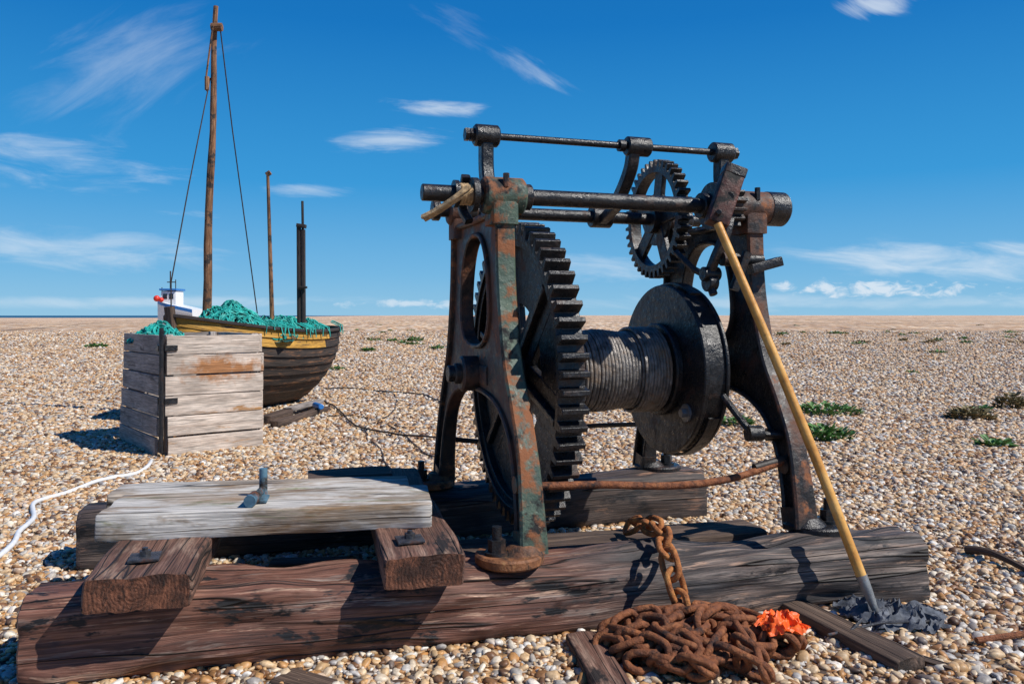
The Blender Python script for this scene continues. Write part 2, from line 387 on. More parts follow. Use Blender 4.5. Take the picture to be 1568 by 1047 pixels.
ci.inputs['Collection'].default_value=pc; ci.inputs['Separate Children'].default_value=True; ci.inputs['Reset Children'].default_value=True
def na(nm):
    q=N.new('GeometryNodeInputNamedAttribute'); q.data_type='FLOAT'; q.inputs['Name'].default_value=nm; return q.outputs['Attribute']
gt.links.new(gi.outputs[0],dp.inputs['Mesh']); gt.links.new(na('dens'),dp.inputs['Density'])
gt.links.new(dp.outputs['Points'],ip.inputs['Points']); gt.links.new(ci.outputs[0],ip.inputs['Instance']); ip.inputs['Pick Instance'].default_value=True
def rv(lo,hi,seed):
    q=N.new('FunctionNodeRandomValue'); q.data_type='FLOAT_VECTOR'; q.inputs['Min'].default_value=lo; q.inputs['Max'].default_value=hi
    q.inputs['Seed'].default_value=seed; return q.outputs[0]
gt.links.new(rv((-.5,-.5,0),(.5,.5,6.28),3),ip.inputs['Rotation'])
rf=N.new('FunctionNodeRandomValue'); rf.data_type='FLOAT'; rf.inputs['Seed'].default_value=11
pw=N.new('ShaderNodeMath'); pw.operation='POWER'; gt.links.new(rf.outputs[1],pw.inputs[0]); pw.inputs[1].default_value=2.6
ma=N.new('ShaderNodeMath'); ma.operation='MULTIPLY_ADD'; gt.links.new(pw.outputs[0],ma.inputs[0]); ma.inputs[1].default_value=1.4; ma.inputs[2].default_value=.55
mm=N.new('ShaderNodeMath'); mm.operation='MULTIPLY'; gt.links.new(ma.outputs[0],mm.inputs[0]); gt.links.new(na('psz'),mm.inputs[1])
gt.links.new(mm.outputs[0],ip.inputs['Scale']); gt.links.new(ip.outputs[0],go.inputs[0])
md=sh.modifiers.new('scatter','NODES'); md.node_group=gt
# ---------------------------------------------------------------- timbers
def C1(x): return 3.20+.24*x
def C2(x): return 4.68+.32*x
def logbeam(name,x0,x1,C,zc,W,H,e,mats,amp=.022,n=50):
    b=MB(); pts=[]; sc_=[]
    for i in range(n):
        s_=i/(n-1); x=x0+(x1-x0)*s_
        pts.append(Vector((x,C(x),zc+.008*math.sin(s_*9))))
        sc_.append(.95 if i in (0,n-1) else 1.0+.03*math.sin(s_*5+1))
    pts[0]+= (pts[1]-pts[0])*.7; pts[-1]+=(pts[-2]-pts[-1])*.7
    b.loft(pts,superell(W,H,e,64),up=(0,0,1),sc_=sc_,amp=amp,freq=7,cmi=1,lc0=Vector((0,3,5)))
    return b.obj(name,mats,smooth=50)
logbeam('timber_beam',-1.70,1.80,C1,.172,.170,.158,3.2,[m_logF,m_endD],.038,130)
logbeam('timber_beam',-2.20,1.20,C2,.17,.165,.168,3.6,[m_logB,m_endR])
u=Vector((.951,.309,0)); vv_=Vector((-.309,.951,0)); O=Vector((.08,3.15,0))
def W(a,t,z): return O+u*a+vv_*t+Vector((0,0,z))
b=MB(); b.bar((-.25,3.42,.25),(1.15,3.79,.26),.24,.1,mi=0,cmi=1,amp=.012,n=20); b.obj('timber_plank',[m_drift,m_endD],smooth=50)
def sleeper(x0,y0,x1,y1,w,zc,th,mats):
    b=MB(); b.bar((x0,y0,zc),(x1,y1,zc),w,th,mi=0,cmi=1,amp=.014,n=24,r=.12); return b.obj('cross_sleeper',mats,smooth=45)
sleeper(-1.225,2.60,-1.54,4.05,.34,.392,.115,[m_blk,m_endR])
sleeper(-.31,2.82,-.68,4.42,.29,.392,.115,[m_blk,m_endR])
b=MB(); b.bar((-1.60,3.17,.498),(-.35,3.375,.492),.35,.105,mi=0,cmi=1,amp=.014,n=28,r=.08); b.obj('deck_plank',[m_plank,m_endP],smooth=45)
b=MB(); b.bar((-1.72,3.45,.50),(-.48,3.67,.497),.225,.10,mi=0,cmi=1,amp=.012,n=28,r=.08); b.obj('deck_plank',[m_plank,m_endP],smooth=45)
b=MB(); b.bar((-.98,3.83,.49),(-.6,3.93,.49),.2,.1,mi=0,cmi=1,amp=.01,n=10,r=.1); b.obj('deck_plank',[m_drift,m_endP],smooth=45)
b=MB(); b.bar((-1.1,3.62,.12),(-.75,3.66,.12),.12,.13,mi=0,cmi=1,amp=.01,n=10,r=.1); b.obj('timber_block',[m_drift,m_endD],smooth=45)
def washer(name,c,s_,rot):
    b=MB(); c=Vector(c); d=Vector((math.cos(rot),math.sin(rot),0))
    b.bar(c-d*s_+Vector((0,0,.006)),c+d*s_+Vector((0,0,.006)),s_*1.9,.01)
    b.cyl(c+Vector((0,0,.01)),c+Vector((0,0,.03)),.02,6); b.cyl(c+Vector((0,0,.03)),c+Vector((0,0,.04)),.010,10)
    b.obj(name,m_bolt,smooth=30)
washer('washer_bolt',(-1.28,2.78,.452),.05,.3); washer('washer_bolt',(-.385,3.0,.452),.05,.3)
e=empty('pipe_stub',(-1.03,3.22,.558)); b=MB()
b.bar((-1.07,3.22,.558),(-.99,3.235,.558),.10,.012)
b.cyl((-1.03,3.30,.54),(-1.03,3.30,.668),.017,12); b.cyl((-1.03,3.20,.575),(-1.028,3.12,.572),.024,14); b.cyl((-1.03,3.31,.585),(-1.03,3.19,.575),.015,12)
b.obj('pipe',m_bluepipe,e)
# ---------------------------------------------------------------- WINCH
win=empty('boat_winch',W(.64,.77,.33))
WA=1.28; TC=.77; ZC=1.02
out=[(-.02,.36),(.0,.5),(.055,.73),(.15,.92),(.25,1.09),(.315,1.3),(.35,1.5),(.365,1.78)]
inn=[(.085,.36),(.10,.5),(.155,.68),(.25,.82),(.40,.905),(.58,.94),(.77,.95)]
def sm2(pts,n=6):
    return [(p.x,p.y) for p in smoothpath([(a,b_,0) for a,b_ in pts],n)]
outS=sm2(out); innS=sm2(inn)
mir=lambda L:[(2*TC-a,b_) for a,b_ in L]
outline=outS+list(reversed(mir(outS)))+mir(innS)+list(reversed(innS))[1:]
hole=[]
for i in range(40):
    a=2*math.pi*i/40; h=math.sin(a)
    zz=1.42+.27*math.copysign(abs(h)**.8,h); hw=(.29-.09*((zz-1.15)/.54))*abs(math.cos(a))**.75
    hole.append((TC+math.copysign(hw,math.cos(a)),zz))
def frame(a0,mats,side):
    sgn=-1 if a0<.5 else 1
    cu=bpy.data.curves.new('c','CURVE'); cu.dimensions='2D'; cu.fill_mode='BOTH'; cu.extrude=.014; cu.bevel_depth=.003
    for L in (outline,hole):
        q=cu.splines.new('POLY'); q.points.add(len(L)-1); q.use_cyclic_u=True
        for i,(x,y) in enumerate(L): q.points[i].co=(x,y,0,1)
    co=bpy.data.objects.new('c',cu); sc.collection.objects.link(co)
    bpy.context.view_layer.update()
    me=bpy.data.meshes.new_from_object(co.evaluated_get(bpy.context.evaluated_depsgraph_get()))
    bpy.data.objects.remove(co)
    b=MB(); b.poly([W(a0,v.co.x,v.co.y)+u*v.co.z for v in me.vertices],[tuple(p.vertices) for p in me.polygons])
    fw=.088
    def strip(L,wd,th,mi=0,closed=False,flare=0):
        pts=[W(a0,x,y) for x,y in L]; sec=[(h_,w_) for w_,h_ in rrect(wd/2,th/2,th*.3,1)]
        ss=[(1,1+flare*max(0,1-(y-.36)/.4)) for x,y in L]
        b.loft(pts,sec,up=u,closed=closed,mi=mi,sc_=ss)
    strip(outS,fw,.026,1,flare=.35); strip(mir(outS),fw,.026,0,flare=.35)
    strip(innS+list(reversed(mir(innS)))[1:],.072,.022,0,flare=.3)
    strip(hole,.072,.022,0,True)
    strip([(.36,1.765),(TC,1.755),(2*TC-.36,1.765)],.09,.03,0)
    b.cyl(W(a0-.10,TC,ZC),W(a0+.09,TC,ZC),.085,28,bev=.01); b.cyl(W(a0-.13,TC,ZC),W(a0-.09,TC,ZC),.05,20,bev=.006)
    b.cyl(W(a0-.09,.41,1.83),W(a0+.10,.41,1.83),.082,28,bev=.01,mi=1)
    b.cyl(W(a0-.075,1.12,1.85),W(a0+.075,1.12,1.85),.075,28,bev=.01)
    b.bar(W(a0,.41,1.70),W(a0,.41,1.82),.15,.12,up=u,mi=1); b.bar(W(a0,1.12,1.70),W(a0,1.12,1.82),.12,.12,up=u)
    for tt in (.34,.48): b.cyl(W(a0,tt,1.86),W(a0,tt,1.92),.014,6)
    pts=[W(a0,.60,1.76),W(a0,.62,1.88),W(a0,.655,2.0),W(a0,.655,2.14)]
    b.loft(smoothpath(pts,5),rrect(.035,.03,.008,1),up=u,sc_=[(1.35-.35*min(1,i/8),1) for i in range(16)],mi=3)
    b.cyl(W(a0-.06,.655,2.15),W(a0+.06,.655,2.15),.052,24,bev=.008,mi=3)
    b.bar(W(a0,TC-.2,1.02),W(a0,TC+.2,1.02),.05,.09,up=(0,0,1))
    for tt,s_ in ((.03,-1),(2*TC-.03,1)):
        sh_=.085 if sgn<0 else .095
        c=W(a0+sgn*sh_,tt,.325)
        b.cyl(c,c+Vector((0,0,.042)),.137,36,bev=.008,mi=2)
        c2=W(a0+sgn*.03,tt,.325)
        b.cyl(c2+Vector((0,0,.04)),c2+Vector((0,0,.075)),.095,30,r2=.06,mi=2)
        q=W(a0+sgn*.142,tt-.015,.365)
        b.cyl(q,q+Vector((0,0,.014)),.048,20,mi=3); b.cyl(q+Vector((0,0,.014)),q+Vector((0,0,.06)),.035,6,mi=3); b.cyl(q+Vector((0,0,.05)),q+Vector((0,0,.11)),.019,12,mi=3)
        b.bar(W(a0-.002,tt,.345),W(a0-.002,tt+(.02 if s_<0 else -.02),.44),.115,.10,up=u,mi=1 if s_<0 else 0)
    b.cyl(W(a0-.05,.075,.62),W(a0+.05,.075,.62),.035,18,mi=1)
    b.obj('side_frame_%s'%side,mats,win,smooth=35)
frame(0,[m_frame,m_green,m_rustplate,m_black],'left')
frame(WA,[m_black,m_frame,m_black,m_black],'right')
def gear(b,a0,a1,tc,zc,ri,ro,rt,nt,mi=0,ph=0):
    outp=[];inp=[]
    for i in range(nt):
        for f,r in ((0,ro),(.22,ro),(.36,rt),(.64,rt),(.78,ro)):
            a=2*math.pi*(i+f+ph)/nt; outp.append((r*math.cos(a),r*math.sin(a))); inp.append((ri*math.cos(a),ri*math.sin(a)))
    n=len(outp); vs=[]
    for a in (a0,a1):
        for L in (outp,inp):
            for x,y in L: vs.append(W(a,tc+x,zc+y))
    fs=[]
    for i in range(n):
        j=(i+1)%n
        fs.append((i,j,2*n+j,2*n+i)); fs.append((n+j,n+i,3*n+i,3*n+j))
        fs.append((j,i,n+i,n+j)); fs.append((2*n+i,2*n+j,3*n+j,3*n+i))
    b.poly(vs,fs,mi)
def ring(b,a0,a1,tc,zc,ri,ro,mi=0,n=72):
    gear(b,a0,a1,tc,zc,ri,ro,ro,n//5*1+10,mi)
b=MB()
gear(b,.145,.265,TC,ZC,.655,.685,.738,60)
ring(b,.16,.25,TC,ZC,.62,.67); ring(b,.195,.225,TC,ZC,.34,.64)
for i in range(6):
    a=2*math.pi*i/6+.3; d=(math.cos(a),math.sin(a))
    for (w_,h_) in ((.20,.032),(.035,.09)):
        p0=W(.209,TC+.06*d[0],ZC+.06*d[1]); p1=W(.209,TC+.60*d[0],ZC+.60*d[1])
        b.bar(p0,p1,w_,h_,up=u)
ring(b,.13,.28,TC,ZC,.04,.13)
b.obj('main_gear',m_black,win,smooth=25,bevel=.003)
b=MB()
gear(b,1.12,1.19,1.12,1.85,.265,.30,.338,40)
for i in range(5):
    a=2*math.pi*i/5+.5; d=(math.cos(a),math.sin(a))
    b.bar(W(1.155,1.12+.03*d[0],1.85+.03*d[1]),W(1.155,1.12+.28*d[0],1.85+.28*d[1]),.09,.03,up=u)
ring(b,1.10,1.21,1.12,1.85,.03,.08); ring(b,1.145,1.165,1.12,1.85,.05,.15)
b.obj('second_gear',m_black,win,smooth=25,bevel=.002)
b=MB(); gear(b,1.09,1.2,.41,1.83,.03,.085,.11,14); ring(b,1.06,1.09,.41,1.83,.03,.115)
gear(b,.14,.26,1.12,1.85,.03,.075,.105,14)
b.obj('pinions',m_black,win,smooth=25,bevel=.002)
b=MB()
b.cyl(W(-.36,.41,1.83),W(WA+.02,.41,1.83),.037,24,bev=.004)
b.cyl(W(.10,.41,1.83),W(.135,.41,1.83),.058,24,bev=.004); b.cyl(W(1.0,.41,1.83),W(1.05,.41,1.83),.062,24,bev=.004)
b.cyl(W(-.12,1.12,1.85),W(WA+.15,1.12,1.85),.034,24,bev=.004)
b.cyl(W(-.10,.655,2.15),W(WA+.10,.655,2.15),.017,16)
for a in (-.08,-.105,WA+.07): b.cyl(W(a,.655,2.15),W(a+.02,.655,2.15),.032,6)
b.cyl(W(-.16,TC,ZC),W(WA+.16,TC,ZC),.04,24,bev=.004)
b.cyl(W(WA+.08,.41,1.83),W(WA+.20,.41,1.83),.085,28,bev=.012)
b.obj('shafts',m_black,win,smooth=35)
b=MB()
b.cyl(W(.73,.655,2.15),W(.86,.655,2.15),.048,24,bev=.006)
b.loft(smoothpath([W(.77,.655,2.13),W(.77,.68,2.05),W(.77,.75,1.97),W(.78,.86,1.90)],4),rrect(.028,.03,.008,1),up=u)
b.cyl(W(.72,.655,2.15),W(.69,.655,2.15),.03,20)
b.bar(W(.80,.86,1.90),W(.80,1.12,1.82),.05,.05); b.cyl(W(.74,1.12,1.85),W(.86,1.12,1.85),.06,20,bev=.005)
b.obj('pawl_lever',m_black,win,smooth=35)
b=MB()
b.cyl(W(.26,TC,ZC),W(1.0,TC,ZC),.165,40)
b.cyl(W(.985,TC,ZC),W(1.015,TC,ZC),.44,72,bev=.006)
ring(b,1.01,1.115,TC,ZC,.385,.425); b.cyl(W(1.105,TC,ZC),W(1.125,TC,ZC),.44,72,bev=.005)
b.cyl(W(.95,TC,ZC),W(.99,TC,ZC),.24,40,bev=.008)
b.obj('drum',m_black,win,smooth=30)
b=MB()
b.cyl(W(.975,TC-.27,ZC-.20),W(.988,TC-.27,ZC-.20),.045,20); b.cyl(W(.95,TC-.27,ZC-.20),W(.99,TC-.27,ZC-.20),.022,6)
b.obj('rope_anchor',m_galv,win,smooth=30)
b=MB(); a0=.275; a1=.965; RW=.0088
def prof(a): return .183+.006*math.sin(a*23)
def coil(turns,A0,A1,rf,sd,dr=1,ja=.006):
    pts=[]
    for i in range(turns*36+1):
        k_=i/(turns*36); a=A0+(A1-A0)*k_; th=dr*2*math.pi*i/36; r=rf(a)+.003*nz(Vector((i*.02,0,sd)))
        pts.append(W(a+ja*nz(Vector((i*.013,5,sd))),TC+r*math.cos(th),ZC+r*math.sin(th)))
    b.tube(pts,RW,6)
coil(42,a0,a1,prof,1,1,.003)
coil(24,.95,.50,lambda a:prof(a)+.014,7,-1)
coil(9,.79,.94,lambda a:.213,3,1)
coil(3,.42,.50,lambda a:prof(a)+.013,9,1,.02)
b.obj('wire_rope',m_wire,win,smooth=60)
b=MB()
b.tube(smoothpath([W(0,.07,.61),W(.3,.06,.60),W(.65,.05,.575),W(.95,.06,.585),W(1.28,.09,.65)],8),.016,10)
b.obj('front_tie_rod',m_rust,win,smooth=60)
b=MB(); b.tube(smoothpath([W(0,1.45,.60),W(.4,1.46,.56),W(.8,1.46,.63),W(1.28,1.44,.63)],8),.014,10)
b.cyl(W(1.08,.08,.62),W(1.26,.09,.65),.019,12)
b.obj('rear_tie_rod',m_cable,win,smooth=60)
b=MB()
bp=[]
for i in range(60):
    a=math.radians(60+i*4.6); bp.append(W(1.062,TC-.447*math.cos(a)*1.0,ZC+.447*math.sin(a)))
b.loft(bp,rrect(.006,.03,.002,1),up=u)
b.tube([W(1.06,.30,.92),W(1.12,.16,.76),W(1.26,.12,.75)],.018,10)
b.cyl(W(1.10,.16,.76),W(1.17,.155,.76),.036,14); b.cyl(W(1.20,.16,.75),W(1.30,.14,.75),.028,14)
b.loft(smoothpath([W(1.14,.36,1.80),W(1.10,.33,1.70),W(1.06,.36,1.58),W(1.05,.40,1.50)],4),rrect(.022,.02,.006,1),up=u)
b.cyl(W(1.01,.40,1.50),W(1.10,.40,1.50),.035,16,bev=.004); b.cyl(W(1.03,.40,1.46),W(1.08,.40,1.46),.045,16,bev=.004)
b.cyl(W(1.08,.34,1.57),W(1.16,.34,1.57),.034,16); b.cyl(W(1.14,.34,1.57),W(1.30,.33,1.57),.024,16)
b.bar(W(1.21,.30,1.52),W(1.36,.28,1.56),.07,.045); b.bar(W(1.12,.30,1.42),W(1.18,.28,1.60),.03,.04,up=u)
b.tube([W(1.05,.40,1.46),W(1.055,.37,1.40)],.02,8); b.tube([W(.98,.6,1.62),W(1.02,.5,1.53),W(1.06,.4,1.48)],.017,8)
b.obj('brake_linkage',m_black,win,smooth=35)
b=MB()
top=P(1122,268,3.72); bot=P(1096,345,3.68)
b.bar(bot,top,.10,.085,up=(0,1,0),r=.08,n=6,amp=.003)
b.obj('lever_socket',m_darkred,win,smooth=35,bevel=.003)
b=MB(); d=(top-bot).normalized(); b.bar(top-d*.01,top+d*.035,.105,.09,up=(0,1,0),r=.1); b.cyl(P(1118,300,3.80),P(1118,300,3.66),.02,8)
b.cyl(P(1101,325,3.80),P(1101,325,3.62),.014,8)
b.obj('lever_socket_cap',m_black,win,smooth=35,bevel=.003)
b=MB()
for i in range(7):
    o1=Vector((U(-.01,.01),U(-.02,.02),U(-.01,.01)))
    b.tube(smoothpath([P(650,334,3.40)+o1*1.2,P(672,322,3.38)+o1,P(700,303,3.36)+o1,P(722,288,3.38)+o1*1.5],4),.007,6)
for i in range(5):
    pts=[W(-.13-i*.014,.41+.042*math.cos(t_*.5),1.83+.042*math.sin(t_*.5)) for t_ in range(13)]
    b.tube(pts,.008,6)
b.obj('rope_lashing',m_tan,win,smooth=60)
b=MB(); ring(b,-.14,-.115,.41,1.83,.03,.075); ring(b,-.22,-.20,.41,1.83,.03,.06); b.cyl(W(-.16,1.12,1.85),W(-.12,1.12,1.85),.055,20,bev=.005)
b.loft(smoothpath([W(-.15,.46,1.92),W(-.15,.5,1.86),W(-.15,.52,1.78),W(-.13,.48,1.72)],4),rrect(.015,.02,.005,1),up=u)
b.obj('shaft_collars',m_black,win,smooth=35)
# ---------------------------------------------------------------- pole lever
e=empty('lever_pole',G(1345,965)); b=MB()
pt=P(1099,343,3.60); pb=P(1347,965,3.20); pb.z=.075
mid=pt.lerp(pb,.9)
b.tube([pt.lerp(mid,i/20)+Vector((.012*math.sin(i/20*math.pi),0,0)) for i in range(21)],.021,14,sc_=[.9+.15*i/20 for i in range(21)],amp=.002)
b.obj('shaft',m_pole,e,smooth=60)
b=MB(); b.tube([mid.lerp(pb,-.03),mid.lerp(pb,.3),mid.lerp(pb,.9),pb],.024,12,sc_=[1,.9,.45,.3]); b.obj('ferrule',m_galv,e,smooth=50)
# ---------------------------------------------------------------- chain
def link(b,c,d,nrm,Lh=.05,Wh=.03,r=.009):
    d=d.normalized(); nrm=(nrm-d*nrm.dot(d)).normalized(); s_=d.cross(nrm); pts=[]
    for i in range(16):
        a=2*math.pi*i/16; x=math.cos(a); y=math.sin(a)
        pts.append(c+d*(math.copysign(Lh-Wh,x)*min(1,abs(x)*3)+Wh*x)+s_*Wh*y)
    b.tube(pts,r,8,closed=True)
def chain(b,path,Lh=.05,Wh=.03,r=.009,seed=0,tw=0):
    path=[Vector(p) for p in path]; step=2*Lh-3.2*r; cur=path[0].copy()
    nxt=1
    res=[cur.copy()]
    while nxt<len(path):
        seg=path[nxt]-cur
        if seg.length>=step: cur=cur+seg.normalized()*step; res.append(cur.copy())
        else: nxt+=1
    for i in range(len(res)-1):
        c=(res[i]+res[i+1])/2; d=res[i+1]-res[i]
        ang=(math.pi/2 if i%2 else 0)+.6+tw*nz(Vector((i*.4,seed,0)))
        ref=Vector((0,0,1)) if abs(d.normalized().z)<.8 else Vector((0,1,0))
        s_=d.cross(ref).normalized(); n2=s_.cross(d.normalized())
        link(b,c,d,s_*math.cos(ang)+n2*math.sin(ang),Lh,Wh,r)
b=MB()
pth=smoothpath([P(962,806,3.60),P(985,808,3.48)+Vector((0,0,.02)),P(1012,822,3.34)+Vector((0,0,.03)),P(1022,850,3.12),P(1032,885,3.06),P(1040,910,3.06),P(1046,945,3.04),P(1060,965,3.0)],8)
chain(b,pth,.062,.036,.0125)
b.obj('hanging_chain',m_rustorange,smooth=60)
b=MB(); cc=G(1072,1003); random.seed(33)
for lay in range(12):
    a=U(0,6.28); rad=math.sqrt(U(.02,.8)); p=Vector((cc.x+.36*rad*math.cos(a),cc.y+.26*rad*math.sin(a),0)); hd=U(0,6.28); walk=[]
    lo_=.0+.125*(lay/12.)
    for i in range(int(U(20,34))):
        hd+=U(-.75,.75); q=p+Vector((math.cos(hd),math.sin(hd),0))*.05
        dx=(q.x-cc.x)/.39; dy=(q.y-cc.y)/.29; rr=math.hypot(dx,dy)
        if rr>1:
            hd=math.atan2(cc.y-p.y,cc.x-p.x)+U(-1.0,1.0); q=p+Vector((math.cos(hd),math.sin(hd),0))*.05; rr=1
        z=GZ+.03+max(0,lo_*(1-rr*rr*.95))+.02*nz(Vector((i*.23,lay,0)))
        p=Vector((q.x,q.y,z)); walk.append(p)
    chain(b,walk,.062,.038,.0138,seed=lay,tw=2.6)
b.obj('chain_pile',m_rust,smooth=60)
random.seed(5)
def crumple(name,c,rx,ry,h,mat,fq=9,seed=0,rot=0,n=54):
    b=MB(); vs=[];fs=[]
    for j in range(n):
        for i in range(n):
            x=(i/(n-1)*2-1); y=(j/(n-1)*2-1)
            x2=x*math.sqrt(max(0,1-y*y/2)); y2=y*math.sqrt(max(0,1-x*x/2))
            ang=math.atan2(y2,x2); k_=1+.55*nz(Vector((math.cos(ang)*1.8,math.sin(ang)*1.8,seed)))+.2*nz(Vector((math.cos(ang)*5,math.sin(ang)*5,seed)))
            xx=x2*rx*k_; yy_=y2*ry*k_
            r2=x2*x2+y2*y2
            wx=x+.5*nz(Vector((x*2,y*2,seed+9))); wy=y+.5*nz(Vector((x*2,y*2,seed+5)))
            f1=1-abs(nz(Vector((wx*fq*.3,wy*fq*.16,seed+4))))*3.2; f2=1-abs(nz(Vector((wx*fq*.55,wy*fq*.3,seed))))*3.4
            z=h*(1-r2*.6)*(.22+.6*max(0,f1)+.4*max(0,f2))
            ca,sa=math.cos(rot),math.sin(rot)
            vs.append((c.x+xx*ca-yy_*sa,c.y+xx*sa+yy_*ca,c.z+max(-.01,z)))
    for j in range(n-1):
        for i in range(n-1): a=j*n+i; fs.append((a,a+1,a+1+n,a+n))
    b.poly(vs,fs); return b.obj(name,mat,smooth=60)
Z=lambda h:Vector((0,0,h))
crumple('orange_plastic_scrap',G(1190,1000)+Z(.10),.10,.085,.05,m_orange,8,3,.3)
crumple('grey_rag',G(1365,950)+Z(.005),.23,.14,.075,m_rag,10,8,-.2)
def board(name,p0,p1,w,th,mats=None,up=(0,0,1),amp=.008):
    b=MB(); b.bar(p0,p1,w,th,mi=0,cmi=1,amp=amp,n=14,r=.15,up=up); return b.obj(name,mats or [m_drift,m_endD],smooth=50)
board('driftwood_board',G(890,985)+Z(.02),G(945,1075)+Z(.02),.12,.05,[m_blk,m_endD])
board('driftwood_board',G(1215,938)+Z(.02),G(1395,1030)+Z(.02),.13,.06)
board('driftwood_board',G(1360,1000)+Z(.01),G(1460,1030)+Z(.01),.05,.03)
b=MB(); b.tube([G(1268,988)+Z(.04),G(1350,972)+Z(.05),G(1435,962)+Z(.03)],.006,8); b.tube([G(1300,985)+Z(.04),G(1320,975)+Z(.07)],.006,8)
b.obj('iron_rod',m_bolt)
b=MB(); b.tube([G(1495,988)+Z(.02),G(1580,980)+Z(.03)],.012,8); b.obj('iron_rod',m_rust)
b=MB(); b.tube(smoothpath([G(1480,850)+Z(.03),G(1520,862)+Z(.05),G(1590,888)+Z(.02)],5),.016,8,amp=.006); b.obj('driftwood_stick',m_drift)
board('driftwood_board',G(430,1040),G(500,1060),.12,.04)
def gline(name,pts,r,mat,lift=.02,wob=.0,n=10):
    b=MB(); P_=[]
    for q in smoothpath([G(*p) for p in pts],n):
        z=gh(q.x,q.y)+lift+.01*nz(q*3)
        P_.append(Vector((q.x+wob*nz(q*2),q.y+wob*nz(q*2+Vector((9,0,0))),z)))
    b.tube(P_,r,8); return b.obj(name,mat,smooth=60)
gline('white_hose',[(232,705),(215,722),(150,738),(100,755),(60,772),(42,800),(25,828),(5,850),(-25,890)],.015,m_hose,.022,.06)
gline('cable',[(490,597),(540,596),(590,600),(640,605),(672,618),(690,625)],.010,m_cable,.03,.06)
gline('cable',[(488,612),(510,628),(550,655),(600,668),(650,674),(690,676)],.010,m_cable,.03,.05)
gline('cable',[(500,640),(540,640),(600,655),(640,690),(690,712)],.007,m_cable,.02,.06)
gline('cable',[(0,507),(90,500),(180,492),(240,489)],.02,m_cable,.02,.2)
gline('cable',[(560,610),(600,600),(605,630),(560,660),(580,690),(600,725)],.007,m_cable,.02,.05)
# ---------------------------------------------------------------- plants
def plant(name,c,rad,h,n,mat,ls=.05):
    b=MB()
    for i in range(n):
        a=U(0,6.28); r=rad*math.sqrt(R()); p=Vector((c.x+r*math.cos(a)*1.3,c.y+r*math.sin(a)*.8,gh(c.x,c.y)+U(0,h)*(1-.6*(r/rad)**2)))
        d=Vector((math.cos(a)+U(-.6,.6),math.sin(a)+U(-.6,.6),U(.1,1.2))).normalized(); s_=d.cross(Vector((0,0,1))).normalized(); L=ls*U(.6,1.5); w=L*U(.3,.5)
        n_=s_.cross(d)
        b.poly([p,p+d*L*.4+s_*w+n_*L*.1,p+d*L*.9+s_*w*.6,p+d*L*1.05-n_*L*.1,p+d*L*.9-s_*w*.6,p+d*L*.4-s_*w+n_*L*.1,p+d*L*.5-n_*.1*L],[(0,1,6),(1,2,6),(2,3,6),(3,4,6),(4,5,6),(5,0,6)])
    b.obj(name,mat,smooth=60)
PL=[(147,533,.32,.12,150,m_leaf),(636,523,.32,.22,180,m_leaf),(601,523,.2,.1,80,m_leaf),(565,538,.16,.1,80,m_leaf),(514,568,.13,.1,70,m_leaf),(669,534,.2,.1,70,m_leaf),
  (1198,513,.3,.12,110,m_leaf),(1283,512,.5,.14,190,m_leaf),(1262,634,.34,.13,260,m_leaf),(1257,672,.24,.15,240,m_leaf),(1125,652,.14,.1,90,m_leaf),(1487,640,.2,.13,220,m_dry),(1549,625,.16,.2,220,m_dry),
  (1522,683,.12,.06,60,m_leaf),(1400,512,.25,.1,60,m_leaf),(1548,510,.4,.15,90,m_leaf),(1420,525,.25,.08,60,m_dry),(570,521,.3,.15,90,m_dry),(1395,570,.1,.05,30,m_leaf),(1505,632,.06,.06,30,m_leaf),(1435,540,.2,.06,40,m_leaf)]
for i in range(18):
    PL.append((U(1190,1560),U(496,530),U(.1,.35),U(.06,.12),int(U(30,70)),m_leaf if R()<.7 else m_dry))
for i in range(10):
    PL.append((U(515,690),U(498,540),U(.1,.3),U(.06,.12),int(U(30,60)),m_leaf))
for (x,y,r_,h_,n_,m_) in PL:
    plant('sea_kale_plant' if m_ is m_leaf else 'dry_scrub_plant',G(x,y),r_,h_,n_,m_,.06 if y>560 else .09)
# ---------------------------------------------------------------- crate
cr=empty('wooden_crate',(-3.2,7.8,GZ))
Nn=Vector((-3.09,7.10,GZ-.02)); Rr=Vector((.77,.64,0)); Ll=Vector((-.64,.77,0)); LR=.86; LL=1.2; HT=1.09
b=MB()
def face(o,d,L,nrm,nb,tilt,mi):
    hh=HT/nb
    for i in range(nb):
        j1=U(-.012,.02); j2=U(-.012,.02); k_=U(-.006,.006)
        out_=nrm*(.018+tilt*(1-(i+.5)/nb)+U(0,.008))
        zz=hh*(i+.5)
        b.bar(o+d*(-j1)+out_+Z(zz+k_),o+d*(L+j2)+out_+Z(zz+k_+U(-.004,.004)),.026,hh-.012,mi=mi,n=6,r=.1,amp=.003)
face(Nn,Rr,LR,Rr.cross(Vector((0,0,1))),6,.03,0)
face(Nn,Ll,LL,-Ll.cross(Vector((0,0,1))),6,.06,1)  # side away from the sun takes the boards with painted-in shade
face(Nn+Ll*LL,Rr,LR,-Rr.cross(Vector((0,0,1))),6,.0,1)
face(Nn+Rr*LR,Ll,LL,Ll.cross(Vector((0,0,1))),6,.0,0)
for q in (Nn+Rr*.04+Ll*.04,Nn+Rr*(LR-.04)+Ll*.04,Nn+Rr*.04+Ll*(LL-.04),Nn+Rr*(LR-.04)+Ll*(LL-.04)):
    b.bar(q,q+Z(HT),.07,.07,up=Rr,mi=1,n=4)
cob=b.obj('boards',[m_crateL,m_crateShade],cr,smooth=40)
b=MB()
